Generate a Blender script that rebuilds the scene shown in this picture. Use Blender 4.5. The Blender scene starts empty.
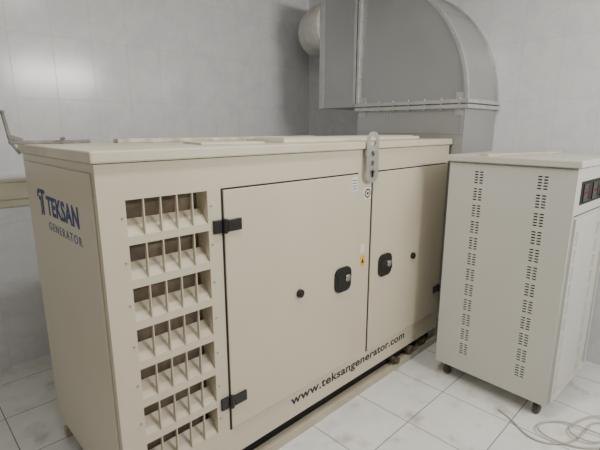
import bpy, bmesh, math, random
from mathutils import Matrix, Vector
random.seed(4)
C = bpy.context.scene.collection
R = math.radians

# ---------------------------------------------------------------- materials
def nd(nt, t, **k):
    n = nt.nodes.new(t)
    for a, b in k.items(): setattr(n, a, b)
    return n
def mat(name, c1, c2=None, rough=.5, metal=0., scale=6, bump=0., emis=None, rvar=0., detail=5, lo=.35, hi=.7, es=2.5):
    m = bpy.data.materials.new(name); m.use_nodes = True
    nt = m.node_tree; p = nt.nodes['Principled BSDF']
    p.inputs['Base Color'].default_value = (*c1, 1); p.inputs['Roughness'].default_value = rough
    p.inputs['Metallic'].default_value = metal
    tc = nd(nt, 'ShaderNodeTexCoord')
    no = nd(nt, 'ShaderNodeTexNoise'); no.inputs['Scale'].default_value = scale; no.inputs['Detail'].default_value = detail
    nt.links.new(tc.outputs['Object'], no.inputs['Vector'])
    cr = nd(nt, 'ShaderNodeValToRGB')
    cr.color_ramp.elements[0].position = lo; cr.color_ramp.elements[1].position = hi
    cr.color_ramp.elements[0].color = (*c1, 1); cr.color_ramp.elements[1].color = (*(c2 or c1), 1)
    nt.links.new(no.outputs['Fac'], cr.inputs['Fac']); nt.links.new(cr.outputs['Color'], p.inputs['Base Color'])
    if bump:
        b = nd(nt, 'ShaderNodeBump'); b.inputs['Strength'].default_value = bump; b.inputs['Distance'].default_value = .002
        n2 = nd(nt, 'ShaderNodeTexNoise'); n2.inputs['Scale'].default_value = 40
        nt.links.new(tc.outputs['Object'], n2.inputs['Vector'])
        nt.links.new(n2.outputs['Fac'], b.inputs['Height']); nt.links.new(b.outputs['Normal'], p.inputs['Normal'])
    if rvar:
        mr = nd(nt, 'ShaderNodeMapRange'); mr.inputs['To Min'].default_value = rough - rvar; mr.inputs['To Max'].default_value = rough + rvar
        nt.links.new(no.outputs['Fac'], mr.inputs['Value']); nt.links.new(mr.outputs['Result'], p.inputs['Roughness'])
    if emis:
        p.inputs['Emission Color'].default_value = (*emis, 1); p.inputs['Emission Strength'].default_value = es
    return m
def tile_mat(name, axes, w, h, off, c1, c2, grout, msize, rough, nscale, speck=None):
    m = bpy.data.materials.new(name); m.use_nodes = True
    nt = m.node_tree; p = nt.nodes['Principled BSDF']; L = nt.links.new
    tc = nd(nt, 'ShaderNodeTexCoord'); sp = nd(nt, 'ShaderNodeSeparateXYZ'); L(tc.outputs['Object'], sp.inputs[0])
    cb = nd(nt, 'ShaderNodeCombineXYZ')
    for k in (0, 1):
        ad = nd(nt, 'ShaderNodeMath', operation='ADD'); ad.inputs[1].default_value = off[k]
        L(sp.outputs[axes[k]], ad.inputs[0]); L(ad.outputs[0], cb.inputs[k])
    br = nd(nt, 'ShaderNodeTexBrick'); br.offset = 0; br.squash = 1
    br.inputs['Scale'].default_value = 1; br.inputs['Brick Width'].default_value = w; br.inputs['Row Height'].default_value = h
    br.inputs['Mortar Size'].default_value = msize; br.inputs['Mortar Smooth'].default_value = .3
    br.inputs['Color1'].default_value = (1, 1, 1, 1); br.inputs['Color2'].default_value = (.98, .98, .985, 1); br.inputs['Mortar'].default_value = (0, 0, 0, 1)
    L(cb.outputs[0], br.inputs['Vector'])
    no = nd(nt, 'ShaderNodeTexNoise'); no.inputs['Scale'].default_value = nscale; no.inputs['Detail'].default_value = 8; no.inputs['Distortion'].default_value = 1.2
    no.inputs['Roughness'].default_value = .6
    L(tc.outputs['Object'], no.inputs['Vector'])
    cr = nd(nt, 'ShaderNodeValToRGB'); cr.color_ramp.elements[0].position = .34; cr.color_ramp.elements[1].position = .62
    cr.color_ramp.elements[0].color = (*c1, 1); cr.color_ramp.elements[1].color = (*c2, 1); L(no.outputs['Fac'], cr.inputs['Fac'])
    mu = nd(nt, 'ShaderNodeMix', data_type='RGBA', blend_type='MULTIPLY'); mu.inputs[0].default_value = 1
    L(cr.outputs['Color'], mu.inputs[6]); L(br.outputs['Color'], mu.inputs[7])
    last = mu.outputs[2]
    if speck:
        n3 = nd(nt, 'ShaderNodeTexNoise'); n3.inputs['Scale'].default_value = 6; n3.inputs['Detail'].default_value = 10
        L(tc.outputs['Object'], n3.inputs['Vector'])
        c3 = nd(nt, 'ShaderNodeValToRGB'); c3.color_ramp.elements[0].position = .56; c3.color_ramp.elements[1].position = .80
        L(n3.outputs['Fac'], c3.inputs['Fac'])
        ms = nd(nt, 'ShaderNodeMix', data_type='RGBA'); L(c3.outputs['Color'], ms.inputs[0]); L(last, ms.inputs[6]); ms.inputs[7].default_value = (*speck, 1)
        last = ms.outputs[2]
    mx = nd(nt, 'ShaderNodeMix', data_type='RGBA'); L(br.outputs['Fac'], mx.inputs[0]); L(last, mx.inputs[6]); mx.inputs[7].default_value = (*grout, 1)
    L(mx.outputs[2], p.inputs['Base Color'])
    mr = nd(nt, 'ShaderNodeMapRange'); mr.inputs['To Min'].default_value = rough; mr.inputs['To Max'].default_value = .6
    L(br.outputs['Fac'], mr.inputs['Value']); L(mr.outputs['Result'], p.inputs['Roughness'])
    b = nd(nt, 'ShaderNodeBump', invert=True); b.inputs['Strength'].default_value = .2; b.inputs['Distance'].default_value = .001
    L(br.outputs['Fac'], b.inputs['Height']); L(b.outputs['Normal'], p.inputs['Normal'])
    return m

m_gen = mat('generator_paint', (.61, .55, .43), (.59, .53, .41), .36, scale=3, bump=.03)
m_lid = mat('lid_paint', (.65, .595, .48), (.57, .51, .395), .42, scale=4)
m_seam = mat('rubber_seam', (.02, .019, .017), rough=.8)
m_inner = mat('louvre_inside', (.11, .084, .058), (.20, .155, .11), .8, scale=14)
m_blade = mat('louvre_paint', (.61, .55, .43), (.51, .45, .34), .5, scale=9)
m_black = mat('black_plastic', (.012, .012, .012), rough=.35)
m_chrome = mat('chrome', (.6, .6, .6), rough=.25, metal=1)
m_blue = mat('blue_ink', (.012, .04, .17), rough=.5)
m_lblue = mat('pale_blue_ink', (.10, .14, .24), rough=.5)
m_navy = mat('dark_ink', (.010, .012, .025), rough=.5)
m_galv = mat('galvanised_steel', (.395, .40, .405), (.445, .45, .455), .34, metal=.55, scale=2.5, bump=.015, rvar=.04, detail=3, lo=.3, hi=.7)
m_galv2 = mat('galvanised_flange', (.56, .565, .56), (.47, .475, .475), .36, metal=.45, scale=12)
m_lug = mat('lug_steel', (.48, .475, .46), (.38, .38, .365), .3, metal=.5, scale=35)
m_alu = mat('flexible_aluminium', (.72, .71, .68), (.60, .59, .57), .5, metal=.1, scale=15)
m_cab = mat('cabinet_paint', (.60, .595, .55), (.575, .57, .525), .40, scale=3)
m_cablid = mat('cabinet_lid_paint', (.64, .625, .56), (.57, .555, .49), .42, scale=5)
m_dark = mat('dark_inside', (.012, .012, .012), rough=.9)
m_red = mat('red_display', (.2, .015, .015), emis=(1, .05, .04), es=.25)
m_rust = mat('rusty_iron', (.05, .035, .025), (.14, .10, .07), .8, scale=30, bump=.4)
m_clamp = mat('dull_iron', (.17, .16, .15), (.28, .265, .24), .5, metal=.5, scale=25, bump=.2)
m_wood = mat('painted_plank', (.46, .39, .29), (.72, .67, .57), .7, scale=18)
m_sheet = mat('pale_sheet', (.70, .65, .55), (.62, .57, .46), .6, scale=12)
m_strip = mat('cream_strip', (.60, .54, .40), (.50, .44, .32), .6, scale=12)
m_cable = mat('cream_cable', (.54, .51, .43), (.42, .40, .34), .5, scale=20)
m_skid = mat('skid_paint', (.52, .465, .36), (.40, .355, .27), .5, scale=5)
m_caster = mat('caster_rubber', (.07, .055, .045), (.045, .038, .03), .5, scale=10)
m_zinc = mat('zinc', (.4, .37, .31), rough=.4, metal=.8)
m_stick = mat('sticker_white', (.75, .75, .72), (.66, .66, .64), rough=.5, scale=60)
m_yel = mat('sticker_yellow', (.75, .45, .03), rough=.5)
m_dado = mat('dado_cream', (.60, .56, .45), (.53, .49, .38), .4, scale=8)
m_ceil = mat('ceiling_paint', (.62, .61, .58), rough=.8)

# ---------------------------------------------------------------- mesh helpers
def empty(name, loc, label, cat, rz=0, group=None):
    o = bpy.data.objects.new(name, None); C.objects.link(o); o.empty_display_size = .1
    o.location = loc; o.rotation_euler.z = rz; o['label'] = label; o['category'] = cat
    if group: o['group'] = group
    return o
def tag(o, label, cat, group=None):
    o['label'] = label; o['category'] = cat
    if group: o['group'] = group
    return o
def rootof(p):
    while p.parent: p = p.parent
    return p
def link(name, me, mats, parent=None, bevel=0, smooth=False):
    for m in (mats if isinstance(mats, (list, tuple)) else [mats]): me.materials.append(m)
    o = bpy.data.objects.new(name, me); C.objects.link(o)
    if parent:
        me.transform(Matrix.Translation(-rootof(parent).location)); o.parent = parent
    if smooth:
        for p in me.polygons: p.use_smooth = True
    if bevel:
        b = o.modifiers.new('bevel', 'BEVEL'); b.width = bevel; b.segments = 2; b.limit_method = 'ANGLE'; b.angle_limit = R(40)
    return o
class MB:
    def __init__(s): s.bm = bmesh.new()
    def box(s, x0, x1, y0, y1, z0, z1, mi=0):
        vs = [s.bm.verts.new(p) for p in ((x0,y0,z0),(x1,y0,z0),(x1,y1,z0),(x0,y1,z0),(x0,y0,z1),(x1,y0,z1),(x1,y1,z1),(x0,y1,z1))]
        for f in ((0,3,2,1),(4,5,6,7),(0,1,5,4),(1,2,6,5),(2,3,7,6),(3,0,4,7)):
            s.bm.faces.new([vs[i] for i in f]).material_index = mi
        return s
    def prism(s, pts, d, mi=0):            # planar polygon (3D points) extruded by the vector d
        d = Vector(d); a = [s.bm.verts.new(p) for p in pts]; b = [s.bm.verts.new(Vector(p) + d) for p in pts]
        n = len(pts); fs = [s.bm.faces.new(a), s.bm.faces.new(b[::-1])]
        for i in range(n): fs.append(s.bm.faces.new((a[i], b[i], b[(i+1) % n], a[(i+1) % n])))
        for f in fs: f.material_index = mi
        return s
    def cyl(s, p0, p1, r, n=20, mi=0, r2=None):
        p0, p1 = Vector(p0), Vector(p1); d = p1 - p0; q = d.to_track_quat('Z', 'Y')
        r2 = r if r2 is None else r2
        a = [s.bm.verts.new(p0 + q @ Vector((r*math.cos(2*math.pi*i/n), r*math.sin(2*math.pi*i/n), 0))) for i in range(n)]
        b = [s.bm.verts.new(p1 + q @ Vector((r2*math.cos(2*math.pi*i/n), r2*math.sin(2*math.pi*i/n), 0))) for i in range(n)]
        fs = [s.bm.faces.new(a[::-1]), s.bm.faces.new(b)]
        for i in range(n): fs.append(s.bm.faces.new((a[i], a[(i+1) % n], b[(i+1) % n], b[i])))
        for f in fs: f.material_index = mi
        return s
    def build(s, name, mats, parent=None, bevel=0, smooth=False):
        bmesh.ops.recalc_face_normals(s.bm, faces=s.bm.faces)
        me = bpy.data.meshes.new(name); s.bm.to_mesh(me); s.bm.free()
        return link(name, me, mats, parent, bevel, smooth)
def bake(ob, M):
    dg = bpy.context.evaluated_depsgraph_get(); C.objects.link(ob); dg.update()
    me = bpy.data.meshes.new_from_object(ob.evaluated_get(dg)); C.objects.unlink(ob); bpy.data.objects.remove(ob)
    me.materials.clear(); me.transform(M); return me
FRONT = lambda x, y, z: Matrix(((1,0,0,x),(0,0,-1,y),(0,1,0,z),(0,0,0,1)))       # faces -Y
LEFT = lambda x, y, z: Matrix(((0,0,-1,x),(-1,0,0,y),(0,1,0,z),(0,0,0,1)))       # faces -X
def text(name, body, w, h, M, m, parent, off=0.0, shear=0, sp=1):
    cu = bpy.data.curves.new(name, 'FONT'); cu.body = body; cu.size = 1; cu.extrude = .01; cu.offset = off; cu.shear = shear; cu.space_character = sp
    me = bake(bpy.data.objects.new(name, cu), Matrix())
    xs = [v.co.x for v in me.vertices]; ys = [v.co.y for v in me.vertices]
    S = Matrix.Diagonal((w/(max(xs)-min(xs)), h/(max(ys)-min(ys)), .05, 1)) @ Matrix.Translation((-min(xs), -min(ys), 0))
    me.transform(M @ S); return link(name, me, m, parent)
def plate(name, outer, holes, th, M, m, parent, bevel=0):
    cu = bpy.data.curves.new(name, 'CURVE'); cu.dimensions = '2D'; cu.fill_mode = 'BOTH'; cu.extrude = th/2
    for pts in [outer] + holes:
        sp = cu.splines.new('POLY'); sp.points.add(len(pts)-1); sp.use_cyclic_u = True
        for i, q in enumerate(pts): sp.points[i].co = (q[0], q[1], 0, 1)
    return link(name, bake(bpy.data.objects.new(name, cu), M), m, parent, bevel)
def rrect(w, h, r, cx=0, cy=0, n=6):
    P = []
    for (sx, sy, a0) in ((1,1,0),(-1,1,90),(-1,-1,180),(1,-1,270)):
        for k in range(n+1):
            a = R(a0 + 90*k/n); P.append((cx+sx*(w/2-r)+r*math.cos(a), cy+sy*(h/2-r)+r*math.sin(a)))
    return P
def circ(cx, cy, r, n=20): return [(cx+r*math.cos(2*math.pi*i/n), cy+r*math.sin(2*math.pi*i/n)) for i in range(n)]
def tube(name, pts, r, m, parent=None, cyc=False):
    cu = bpy.data.curves.new(name, 'CURVE'); cu.dimensions = '3D'; cu.bevel_depth = r; cu.bevel_resolution = 3; cu.resolution_u = 8; cu.use_fill_caps = True
    sp = cu.splines.new('NURBS'); sp.points.add(len(pts)-1); sp.use_endpoint_u = True; sp.order_u = 4; sp.use_cyclic_u = cyc
    for i, q in enumerate(pts): sp.points[i].co = (*q, 1)
    return link(name, bake(bpy.data.objects.new(name, cu), Matrix()), m, parent, smooth=True)

# ---------------------------------------------------------------- room
XB, YL, X0, Y0, ZC = 3.36, 3.30, -1.3, -1.6, 3.0
TW1, TW2, GR = (.70, .715, .76), (.785, .79, .81), (.58, .585, .61)
mw_l = tile_mat('wall_tiles_long', (0, 2), .25, .4, (.05, -.19), TW1, TW2, GR, .0013, .18, 7)
mw_b = tile_mat('wall_tiles_short', (1, 2), .25, .4, (.05, -.19), TW1, TW2, GR, .0013, .18, 7)
mf = tile_mat('floor_tiles', (0, 1), .4, .4, (.1, .12), (.76, .76, .74), (.84, .84, .82), (.20, .19, .17), .0028, .05, 4, speck=(.46, .43, .36))
def struct(name, b, m):
    o = b.build(name, m); o['kind'] = 'structure'; return o
struct('floor', MB().box(X0-.1, XB+.1, Y0-.1, YL+.1, -.1, 0), mf)
struct('ceiling', MB().box(X0-.1, XB+.1, Y0-.1, YL+.1, ZC, ZC+.1), m_ceil)
struct('wall_left', MB().box(X0, XB, YL, YL+.1, 0, ZC), mw_l)
struct('wall_back', MB().box(XB, XB+.1, Y0, YL+.1, 0, ZC), mw_b)
struct('wall_right', MB().box(X0, XB, Y0-.1, Y0, 0, ZC), mw_l)
struct('wall_front', MB().box(X0-.1, X0, Y0-.1, YL+.1, 0, ZC), m_ceil)
struct('trim_1', MB().box(X0, XB-.001, YL-.012, YL, 1.10, 1.275).box(X0, XB-.001, YL-.022, YL, 1.15, 1.165).box(X0, XB-.001, YL-.022, YL, 1.262, 1.28), m_dado)

# ---------------------------------------------------------------- generator
GX0, GX1, GF, GB, ZB, ZT = .488, 2.84, 1.43, 2.32, .13, 1.487
LA, LB = .578, .897                        # louvre bank left and right
g = empty('generator', ((GX0+GX1)/2, (GF+GB)/2, 0), 'large cream steel generator enclosure with two doors and louvred air vents', 'generator')
b = MB()
b.box(LB, GX1, GF, GB, ZB, ZT)
b.box(GX0, LB, GF+.13, GB, ZB, ZT)
b.box(GX0, LA, GF, GF+.13, ZB, ZT)
LT, LP = 1.363, .158
b.box(LA, LB, GF, GF+.13, LT, ZT); b.box(LA, LB, GF, GF+.13, ZB, LT-7*LP+.03)
for i in range(1, 7): b.box(LA, LB, GF, GF+.010, LT-i*LP, LT-i*LP+.03)
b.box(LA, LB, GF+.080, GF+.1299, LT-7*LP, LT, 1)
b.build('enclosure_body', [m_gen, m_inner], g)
for i in range(7):
    zt = LT - i*LP; zb = zt - LP + .03
    q = MB()
    # sloping pale lower lip behind four slim upright fins
    q.prism([(LA+.002, GF+.006, zb), (LA+.002, GF+.052, zb+.054), (LA+.002, GF+.052, zb+.050), (LA+.002, GF+.006, zb-.004)], (LB-LA-.004, 0, 0))
    for k in range(1, 5):
        x = LA + (LB-LA)*k/5
        q.prism([(x-.0022, GF+.001, zb), (x-.0022, GF+.001, zt), (x-.0022, GF+.010, zt), (x-.0022, GF+.020, zb+.022)], (.0044, 0, 0))
    q.cyl((LA-.015, GF-.003, zt-.06), (LA-.015, GF+.002, zt-.06), .004, 10, 1); q.cyl((LB+.015, GF-.003, zt-.06), (LB+.015, GF+.002, zt-.06), .004, 10, 1)
    q.build('air_louvre', [m_blade, m_zinc], g)
MB().box(GX0-.006, GX0, GF+.03, GB-.03, ZB+.05, ZT-.03).build('end_panel', m_gen, g, .003)
MB().box(GX0-.014, GX1+.014, GF-.016, GB+.014, ZT+.003, 1.53).build('lid', m_lid, g, .006)
MB().box(1.42, 2.66, 1.56, 1.86, 1.53, 1.548).box(1.45, 2.63, 1.59, 1.83, 1.548, 1.553).build('roof_hatch', m_sheet, g, .003)
# skid: thin rails close under the body with the gap behind them filled black as shade
for y0, y1 in ((GF-.004, GF+.04), (GB-.045, GB-.005)):
    MB().box(GX0+.01, GX1+.03, y0, y1, 0, .05).build('skid_rail', m_skid, g, .003)
MB().box(GX0+.05, GX1-.02, GF+.05, GB-.06, .001, ZB-.0005).build('gap_shade_block', m_dark, g)  # black block holds up the body; its colour stands in for underbody shadow
MB().cyl((2.28, GF-.02, .088), (2.28, GF+.06, .088), .018, 16).cyl((2.28, GF-.034, .088), (2.28, GF-.018, .088), .026, 8).build('drain_pipe', m_rust, g)
MB().cyl((2.47, GF-.01, .086), (2.47, GF+.06, .086), .024, 16).cyl((2.47, GF-.016, .086), (2.47, GF-.004, .086), .033, 12).box(2.485, 2.58, GF-.008, GF+.002, .076, .090).build('drain_valve', m_rust, g)
MB().box(2.62, 2.70, GF+.002, GF+.05, .05, .105).cyl((2.66, GF-.006, .078), (2.66, GF+.004, .078), .014, 8).build('anchor_bracket', m_rust, g, .003)
# doors
def door(x0, x1, z0, z1, hinge_left, hx, hz):
    MB().box(x0-.007, x1+.007, GF-.0015, GF+.001, z0-.007, z1+.007).build('door_seal', m_seam, g)
    d = MB().box(x0, x1, GF-.010, GF-.0015, z0, z1).build('door', m_gen, g, .003)
    for zz in ((1.215, .417) if hinge_left else (.46,)):
        if hinge_left:
            h = MB().box(x0-.05, x0-.012, GF-.012, GF, zz-.028, zz+.028).box(x0+.012, x0+.080, GF-.02, GF-.01, zz-.025, zz+.025)
            h.cyl((x0, GF-.014, zz-.03), (x0, GF-.014, zz+.03), .012, 14)
        else:
            h = MB().box(x1-.07, x1-.01, GF-.02, GF-.01, zz-.025, zz+.025).cyl((x1+.002, GF-.016, zz-.028), (x1+.002, GF-.016, zz+.028), .010, 14)
        h.build('hinge', m_black, d, .003)
    hd = plate('handle', rrect(.132, .138, .040), [], .010, FRONT(hx, GF-.015, hz), m_black, d, .004)
    MB().prism([(hx-.050, GF-.024, hz+.030), (hx+.002, GF-.024, hz+.036), (hx+.002, GF-.024, hz-.036), (hx-.050, GF-.024, hz-.026)], (0, .006, 0)).build('paddle', m_black, hd, .003)
    k = MB().cyl((hx+.032, GF-.027, hz+.004), (hx+.032, GF-.018, hz+.004), .021, 20).cyl((hx+.032, GF-.031, hz+.004), (hx+.032, GF-.025, hz+.004), .012, 16).box(hx+.030, hx+.034, GF-.046, GF-.030, hz-.022, hz+.014)
    k.build('lock', m_chrome, hd, .001)
    return d
d1 = door(.966, 1.830, .275, 1.36, True, 1.712, .80)
d2 = door(1.965, 2.80, .275, 1.36, False, 2.105, .795)
for x, zz, dd in ((1.387, .81, d1), (2.42, .785, d2)):
    MB().cyl((x, GF-.026, zz), (x, GF-.009, zz), .021, 20).cyl((x, GF-.030, zz), (x, GF-.024, zz), .013, 16).build('latch_knob', m_black, dd, .002)
b = MB().box(1.77, 1.82, GF-.0112, GF-.0098, 1.272, 1.347)
for k in range(4): b.box(1.777, 1.813, GF-.0114, GF-.0111, 1.283+k*.015, 1.287+k*.015, 1)
b.build('sticker', [m_stick, m_navy], d1)
MB().box(1.875, 1.915, GF-.0012, GF, .91, .96).build('sticker', m_stick, g)
b = MB().box(1.880, 1.918, GF-.0012, GF, .83, .890)
b.prism([(1.886, GF-.0014, .848), (1.912, GF-.0014, .848), (1.899, GF-.0014, .878)], (0, .0003, 0), 1).build('sticker', [m_yel, m_black], g)
b = MB().box(1.893, 1.957, GF-.0012, GF, 1.215, 1.28)
b.cyl((1.925, GF-.0015, 1.2475), (1.925, GF-.0011, 1.2475), .026, 24, 1).cyl((1.925, GF-.0019, 1.2475), (1.925, GF-.0014, 1.2475), .018, 24, 0).cyl((1.925, GF-.0022, 1.2475), (1.925, GF-.0018, 1.2475), .009, 16, 1)
b.build('sticker', [m_stick, m_black], g)
# writing
text('website_lettering', 'www.teksangenerator.com', 1.06, .068, FRONT(1.335, GF-.0006, .187), m_navy, g, .021, sp=1.04)
ex = GX0 - .0066
text('brand_lettering', 'TEKSAN', .39, .082, LEFT(ex, 2.0, 1.247), m_blue, g, .032, sp=1.08)
text('subtitle_lettering', 'GENERATOR', .40, .035, LEFT(ex, 2.0, 1.183), m_lblue, g, .006, sp=1.35)
L = LEFT(ex, 2.13, 1.237)
b = MB()
def poly(pts): b.prism([L @ Vector((x, y, 0)) for x, y in pts], (-.0006, 0, 0))
# split T: curved hook on the left, curved bar and stem on the right
poly([(.0, .078), (.008, .098), (.024, .110), (.050, .111), (.050, .094), (.030, .092), (.019, .083), (.014, .072)])
poly([(.058, .111), (.116, .111), (.116, .094), (.086, .094), (.086, .010), (.080, .0), (.067, .0), (.067, .094), (.058, .094)])
poly([(.020, .062), (.030, .080), (.050, .082), (.057, .074), (.057, .016), (.051, .002), (.037, -.006), (.037, .012), (.042, .020), (.042, .062)])
b.build('emblem', m_blue, g)
# lifting bracket: flat worn plate with a big rounded eye
lb = plate('lifting_bracket', rrect(.106, .272, .044, n=10), [circ(0, .084, .029, 28), circ(0, .018, .016), circ(0, -.032, .016), circ(0, -.088, .023, 24)], .003, FRONT(1.925, GF-.026, 1.446), m_lug, g)
MB().box(1.872, 1.882, GF-.0245, GF-.016, 1.46, 1.487).box(1.968, 1.978, GF-.0245, GF-.016, 1.46, 1.487).box(1.872, 1.978, GF-.0185, GF-.016, 1.452, 1.46).build('bracket_spacer', m_lug, lb)

# ---------------------------------------------------------------- duct
DX0, DX1, DY0, DYc = 2.86, XB-.004, 1.345, 2.25
ZF, RR = 1.76, .905
du = empty('air_duct', ((DX0+DX1)/2, 1.8, 0), 'galvanised steel air duct with curved elbow and pale round hose behind the generator', 'duct')
b = MB().box(DX0, DX1, DY0, DYc, .5, ZF)
b.box(DX0-.004, DX0, DY0+.02, DY0+.026, 1.0, ZF-.03).box(DX0-.004, DX0, 1.93, 1.936, 1.0, ZF-.03)
b.box(DX0-.005, DX0, DY0, DYc, 1.56, 1.568)
b.build('plenum', m_galv, du, .002)
arc = [(DX0, DYc, ZF)] + [(DX0, DYc-RR*math.cos(R(a)), ZF+RR*math.sin(R(a))) for a in range(0, 91, 3)]
e = MB(); e.prism(arc, (DX1-DX0, 0, 0))
e.build('elbow', m_galv, du)
for x in (DX0-.010, DX1-.02):
    q = MB()
    for a in range(0, 90, 3):
        p = []
        for (rr, aa) in ((RR-.008, a), (RR+.014, a), (RR+.014, a+3), (RR-.008, a+3)):
            p.append((x, DYc-rr*math.cos(R(aa)), ZF+rr*math.sin(R(aa))))
        q.prism(p, (.022, 0, 0))
    bmesh.ops.remove_doubles(q.bm, verts=q.bm.verts, dist=.0005)
    q.build('seam_edge', m_galv2, du)
a = 44
p = [(DX0+.012, DYc-rr*math.cos(R(aa)), ZF+rr*math.sin(R(aa))) for rr, aa in ((RR-.002, a-.25), (RR+.004, a-.25), (RR+.004, a+.25), (RR-.002, a+.25))]
MB().prism(p, (DX1-DX0-.04, 0, 0)).build('rib', m_galv, du)
MB().box(DX0, DX1, DYc, 2.675, ZF+.005, ZF+RR).build('straight_section', m_galv, du, .003)
f = MB()
for dz in (-.030, .004):
    f.box(DX0-.028, DX1, DY0-.028, DY0, ZF+dz, ZF+dz+.026); f.box(DX0-.028, DX0, DY0, DYc+.01, ZF+dz, ZF+dz+.026)
for k in range(7):
    y = DY0+.04+k*.13; f.cyl((DX0-.016, y, ZF-.04), (DX0-.016, y, ZF+.04), .007, 8)
f.build('flange', m_galv2, du, .002)
f = MB()
for dy in (-.030, .006):
    f.box(DX0-.036, DX0, DYc+dy, DYc+dy+.024, ZF+.030, ZF+RR+.02); f.box(DX0-.036, DX1, DYc+dy, DYc+dy+.024, ZF+RR, ZF+RR+.02)
for k in range(6):
    z = ZF+.08+k*.14; f.cyl((DX0-.018, DYc-.040, z), (DX0-.018, DYc+.040, z), .008, 8)
f.build('flange', m_galv2, du, .002)
for (y, z) in ((DY0+.015, ZF-.075), (DY0+.015, ZF+.030), (DYc-.075, ZF-.075), (DYc-.085, ZF+.030)):
    MB().prism([(DX0-.006, y, z), (DX0-.006, y+.055, z), (DX0-.006, y+.055, z+.045), (DX0-.006, y, z+.045)], (.006, 0, 0)).cyl((DX0-.012, y+.027, z+.022), (DX0-.004, y+.027, z+.022), .008, 8).build('corner_bracket', m_galv2, du)
MB().box(DX0-.006, DX0, 2.62, 2.675, ZF+.005, ZF+RR).build('end_band', m_galv2, du, .001)
# round flexible elbow into the wall
cx, cy, cz, Rm, rm = XB-.002, 2.695, 2.46, .32, .205
bm = bmesh.new(); NA, NR = 40, 28; rings = []
for i in range(NA+1):
    th = R(90*i/NA); r = rm + (.006 if i % 2 else -.002)
    rings.append([bm.verts.new((cx-(Rm+r*math.cos(p))*math.cos(th), cy+(Rm+r*math.cos(p))*math.sin(th), cz+r*math.sin(p))) for p in [2*math.pi*k/NR for k in range(NR)]])
for i in range(NA):
    for k in range(NR): bm.faces.new((rings[i][k], rings[i][(k+1) % NR], rings[i+1][(k+1) % NR], rings[i+1][k]))
b = MB(); b.bm.free(); b.bm = bm; fx = b.build('flexible_hose', m_alu, du, smooth=True)
MB().cyl((cx-Rm, 2.675, cz), (cx-Rm, 2.735, cz), rm+.014, 32).build('clamp_collar', m_alu, fx, .003)

# ---------------------------------------------------------------- right cabinet
CX0, CX1, CY0, CY1, CZ0, CZ1 = 2.45, 3.11, .535, 1.213, .095, 1.410
c = empty('electrical_cabinet', ((CX0+CX1)/2, (CY0+CY1)/2, 0), 'off-white metal electrical cabinet on castors with slotted ventilation columns', 'cabinet', R(-2.5))
MB().box(CX0+.012, CX1, CY0+.012, CY1, CZ0, CZ1).box(CX0+.010, CX0+.0125, CY0+.02, CY1-.02, CZ0+.02, CZ1-.01, 1).box(CX0+.02, CX1-.02, CY0+.010, CY0+.0125, CZ0+.02, 1.16, 1).build('cabinet_body', [m_cab, m_dark], c)
W = CY1 - CY0; H = CZ1 - CZ0 - .01
def slots(uc, ztop, ng):
    out = []
    for gi in range(ng):
        for r_ in range(5):
            z = ztop - gi*.098 - r_*.0155 - CZ0
            for s_ in (-1, 1):
                u = uc + s_*.0145
                out.append([(u-.0102, z-.0038), (u+.0102, z-.0038), (u+.0102, z+.0038), (u-.0102, z+.0038)])
    return out
plate('front_panel', [(0, 0), (W, 0), (W, H), (0, H)], slots(CY1-1.03, 1.355, 12) + slots(CY1-.69, 1.355, 12), .006, LEFT(CX0+.004, CY1, CZ0), m_cab, c)
MB().box(CX0-.018, CX1+.014, CY0-.018, CY1+.014, CZ1, CZ1+.036).build('lid', m_cablid, c, .005)
MB().box(CX0+.012, CX1, CY0+.004, CY0+.012, 1.165, CZ1).box(CX0+.012, CX0+.03, CY0+.004, CY0+.012, CZ0, 1.165).build('side_frame', m_cab, c)
sw, sh = CX1-CX0-.034, 1.158-CZ0-.004
sp_ = plate('side_panel', [(0, 0), (sw, 0), (sw, sh), (0, sh)], slots(.09, 1.06, 10) + slots(.47, 1.06, 10), .006, FRONT(CX0+.032, CY0+.005, CZ0+.004), m_cab, c)
MB().box(CX0+.04, CX1-.01, CY0-.010, CY0+.002, 1.125, 1.15).box(CX0+.04, CX1-.01, CY0-.010, CY0+.002, CZ0+.01, CZ0+.035).box(CX0+.04, CX0+.06, CY0-.010, CY0+.002, CZ0+.035, 1.125).box(CX1-.03, CX1-.01, CY0-.010, CY0+.002, CZ0+.035, 1.125).build('panel_frame', m_cab, sp_)
MB().box(CX0+.095, CX1-.06, CY0+.0005, CY0+.004, 1.215, 1.335).build('display_strip', m_seam, c)
for k in range(3):
    x = CX0+.13+k*.155
    bz = MB().box(x-.008, x+.088, CY0-.004, CY0+.0005, 1.230, 1.238).box(x-.008, x+.088, CY0-.004, CY0+.0005, 1.312, 1.320).box(x-.008, x, CY0-.004, CY0+.0005, 1.238, 1.312).box(x+.080, x+.088, CY0-.004, CY0+.0005, 1.238, 1.312).build('meter_bezel', m_black, c)
    dsp = MB().box(x, x+.080, CY0-.002, CY0+.0005, 1.238, 1.312).build('meter', m_black, bz)
    q = MB()
    for j in range(3):
        xx = x+.016+j*.017
        q.box(xx, xx+.010, CY0-.0034, CY0-.0018, 1.266, 1.268).box(xx, xx+.010, CY0-.0034, CY0-.0018, 1.282, 1.284).box(xx+.008, xx+.010, CY0-.0034, CY0-.0018, 1.266, 1.284)
    q.build('red_digits', m_red, bz)
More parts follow.
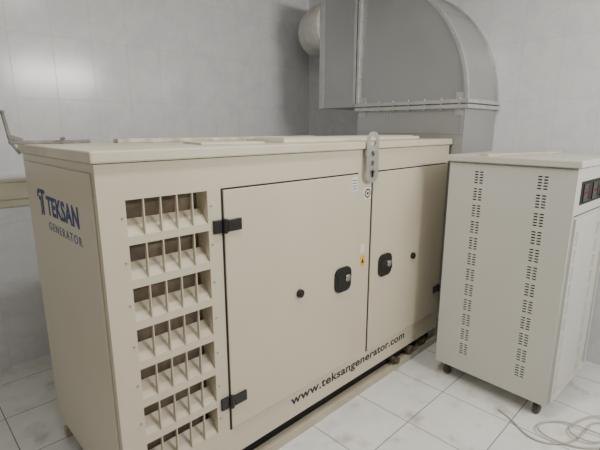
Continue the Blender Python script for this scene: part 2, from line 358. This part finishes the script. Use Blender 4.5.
for (x, y) in ((CX0+.06, CY0+.06), (CX0+.06, CY1-.06), (CX1-.06, CY0+.06), (CX1-.06, CY1-.06)):
    w = MB().box(x-.03, x+.03, y-.03, y+.03, CZ0-.006, CZ0).cyl((x, y, .078), (x, y, CZ0-.004), .012, 14)
    w.prism([(x-.012, y-.022, .08), (x+.012, y-.022, .08), (x+.018, y-.022, .03), (x+.006, y-.022, .026)], (0, .003, 0))
    w.prism([(x-.012, y+.019, .08), (x+.012, y+.019, .08), (x+.018, y+.019, .03), (x+.006, y+.019, .026)], (0, .003, 0)).box(x-.012, x+.012, y-.022, y+.022, .076, .080)
    cs = w.build('caster', m_zinc, c)
    MB().cyl((x+.004, y-.015, .037), (x+.004, y+.015, .037), .037, 28).build('wheel', m_caster, cs, .004)

# ---------------------------------------------------------------- loose things
zl = CZ1+.0365
b = MB().prism([(2.455, 1.05, zl), (2.455, 1.00, zl), (3.08, .80, zl), (3.08, .85, zl)], (0, 0, .012)).build('flat_strip', m_strip, None, .001)
tag(b, 'thin flat cream strip lying across the top of the off-white cabinet', 'strip')
b = MB().prism([(.84, 2.10, 1.5305), (2.15, 2.05, 1.5305), (2.15, 2.12, 1.5305), (1.5, 2.16, 1.5305), (.85, 2.18, 1.5305)], (0, 0, .020)).build('wooden_plank', m_wood, None, .003)
tag(b, 'long paint-splashed wooden plank lying on the generator lid', 'plank')
b = MB().prism([(1.0, 1.62, 1.5305), (1.30, 1.56, 1.5305), (1.36, 1.80, 1.5305), (1.05, 1.86, 1.5305)], (0, 0, .008)).build('cardboard_sheet', m_sheet, None, .001)
tag(b, 'small pale flat sheet lying near the front edge of the generator lid', 'sheet')
k = empty('bar_clamp', (.47, 2.23, 1.5305), 'dull grey iron bar clamp sitting on the far left corner of the generator lid', 'clamp')
MB().box(.425, .76, 2.228, 2.246, 1.5305, 1.546).build('clamp_bar', m_clamp, k, .002)
MB().prism([(.410, 2.229, 1.665), (.422, 2.229, 1.665), (.436, 2.229, 1.572), (.480, 2.229, 1.556), (.480, 2.229, 1.547), (.424, 2.229, 1.547)], (0, .016, 0)).build('clamp_jaw', m_clamp, k, .002)
MB().prism([(.430, 2.229, 1.531), (.442, 2.229, 1.531), (.466, 2.229, 1.492), (.456, 2.229, 1.486)], (0, .014, 0)).build('clamp_foot', m_clamp, k, .002)
MB().cyl((.416, 2.205, 1.668), (.416, 2.27, 1.668), .007, 10).build('clamp_handle', m_clamp, k, .001)
MB().cyl((.62, 2.18, 1.553), (.66, 2.29, 1.553), .007, 10).build('cross_pin', m_clamp, k, .001)
U, V = Vector((.74, -.67)), Vector((.67, .74))
uv = [(-.26, .22), (-.22, .12), (-.24, .0), (-.14, -.08), (.02, -.06), (.14, .04), (.24, .11), (.33, .0), (.20, -.10), (.04, -.12), (-.10, -.06), (-.16, .03), (-.08, .11), (.06, .10),
      (.14, -.02), (.26, -.06), (.36, .04), (.28, .14), (.12, .10), (.0, .02), (.04, -.08), (.16, -.08), (.30, .06), (.42, .02), (.5, .10), (.62, .05)]
pts = []
for i, (u, v) in enumerate(uv):
    p = Vector((2.41, .43)) + U*u + V*v; pts.append((p.x, p.y, .005+.011*(i % 3)*min(1, i/15)))
pts[-1] = (pts[-1][0], pts[-1][1], .005)
t = tube('power_cable', pts, .0045, m_cable)
tag(t, 'loose tangle of thin cream cable on the floor beside the cabinet castor', 'cable')

# ---------------------------------------------------------------- light and camera
def area(name, loc, tgt, sx, sy, e, col):
    l = bpy.data.lights.new(name, 'AREA'); l.shape = 'RECTANGLE'; l.size = sx; l.size_y = sy; l.energy = e; l.color = col
    o = bpy.data.objects.new(name, l); C.objects.link(o); o.location = loc
    o.rotation_euler = (Vector(tgt)-Vector(loc)).to_track_quat('-Z', 'Y').to_euler(); return o
area('wall_tube_light', (2.3, Y0+.08, 2.45), (1.9, 1.9, 1.35), 1.2, .14, 61, (1, .965, .89))
area('ceiling_fill', (.9, .9, ZC-.03), (.9, .9, 0), 1.3, .2, 29, (1, .975, .915))  # weak fill added at ceiling height, no fitting modelled
w = bpy.data.worlds.new('world'); bpy.context.scene.world = w; w.use_nodes = True
w.node_tree.nodes['Background'].inputs[0].default_value = (.8, .85, 1, 1); w.node_tree.nodes['Background'].inputs[1].default_value = .1
cd = bpy.data.cameras.new('camera'); cd.sensor_width = 36; cd.lens = 430/600*36; cd.clip_start = .02
co = bpy.data.objects.new('camera', cd); C.objects.link(co)
co.location = (0, 0, 1.6); co.rotation_euler = (R(90-12.7), 0, R(-44.4))
bpy.context.scene.camera = co
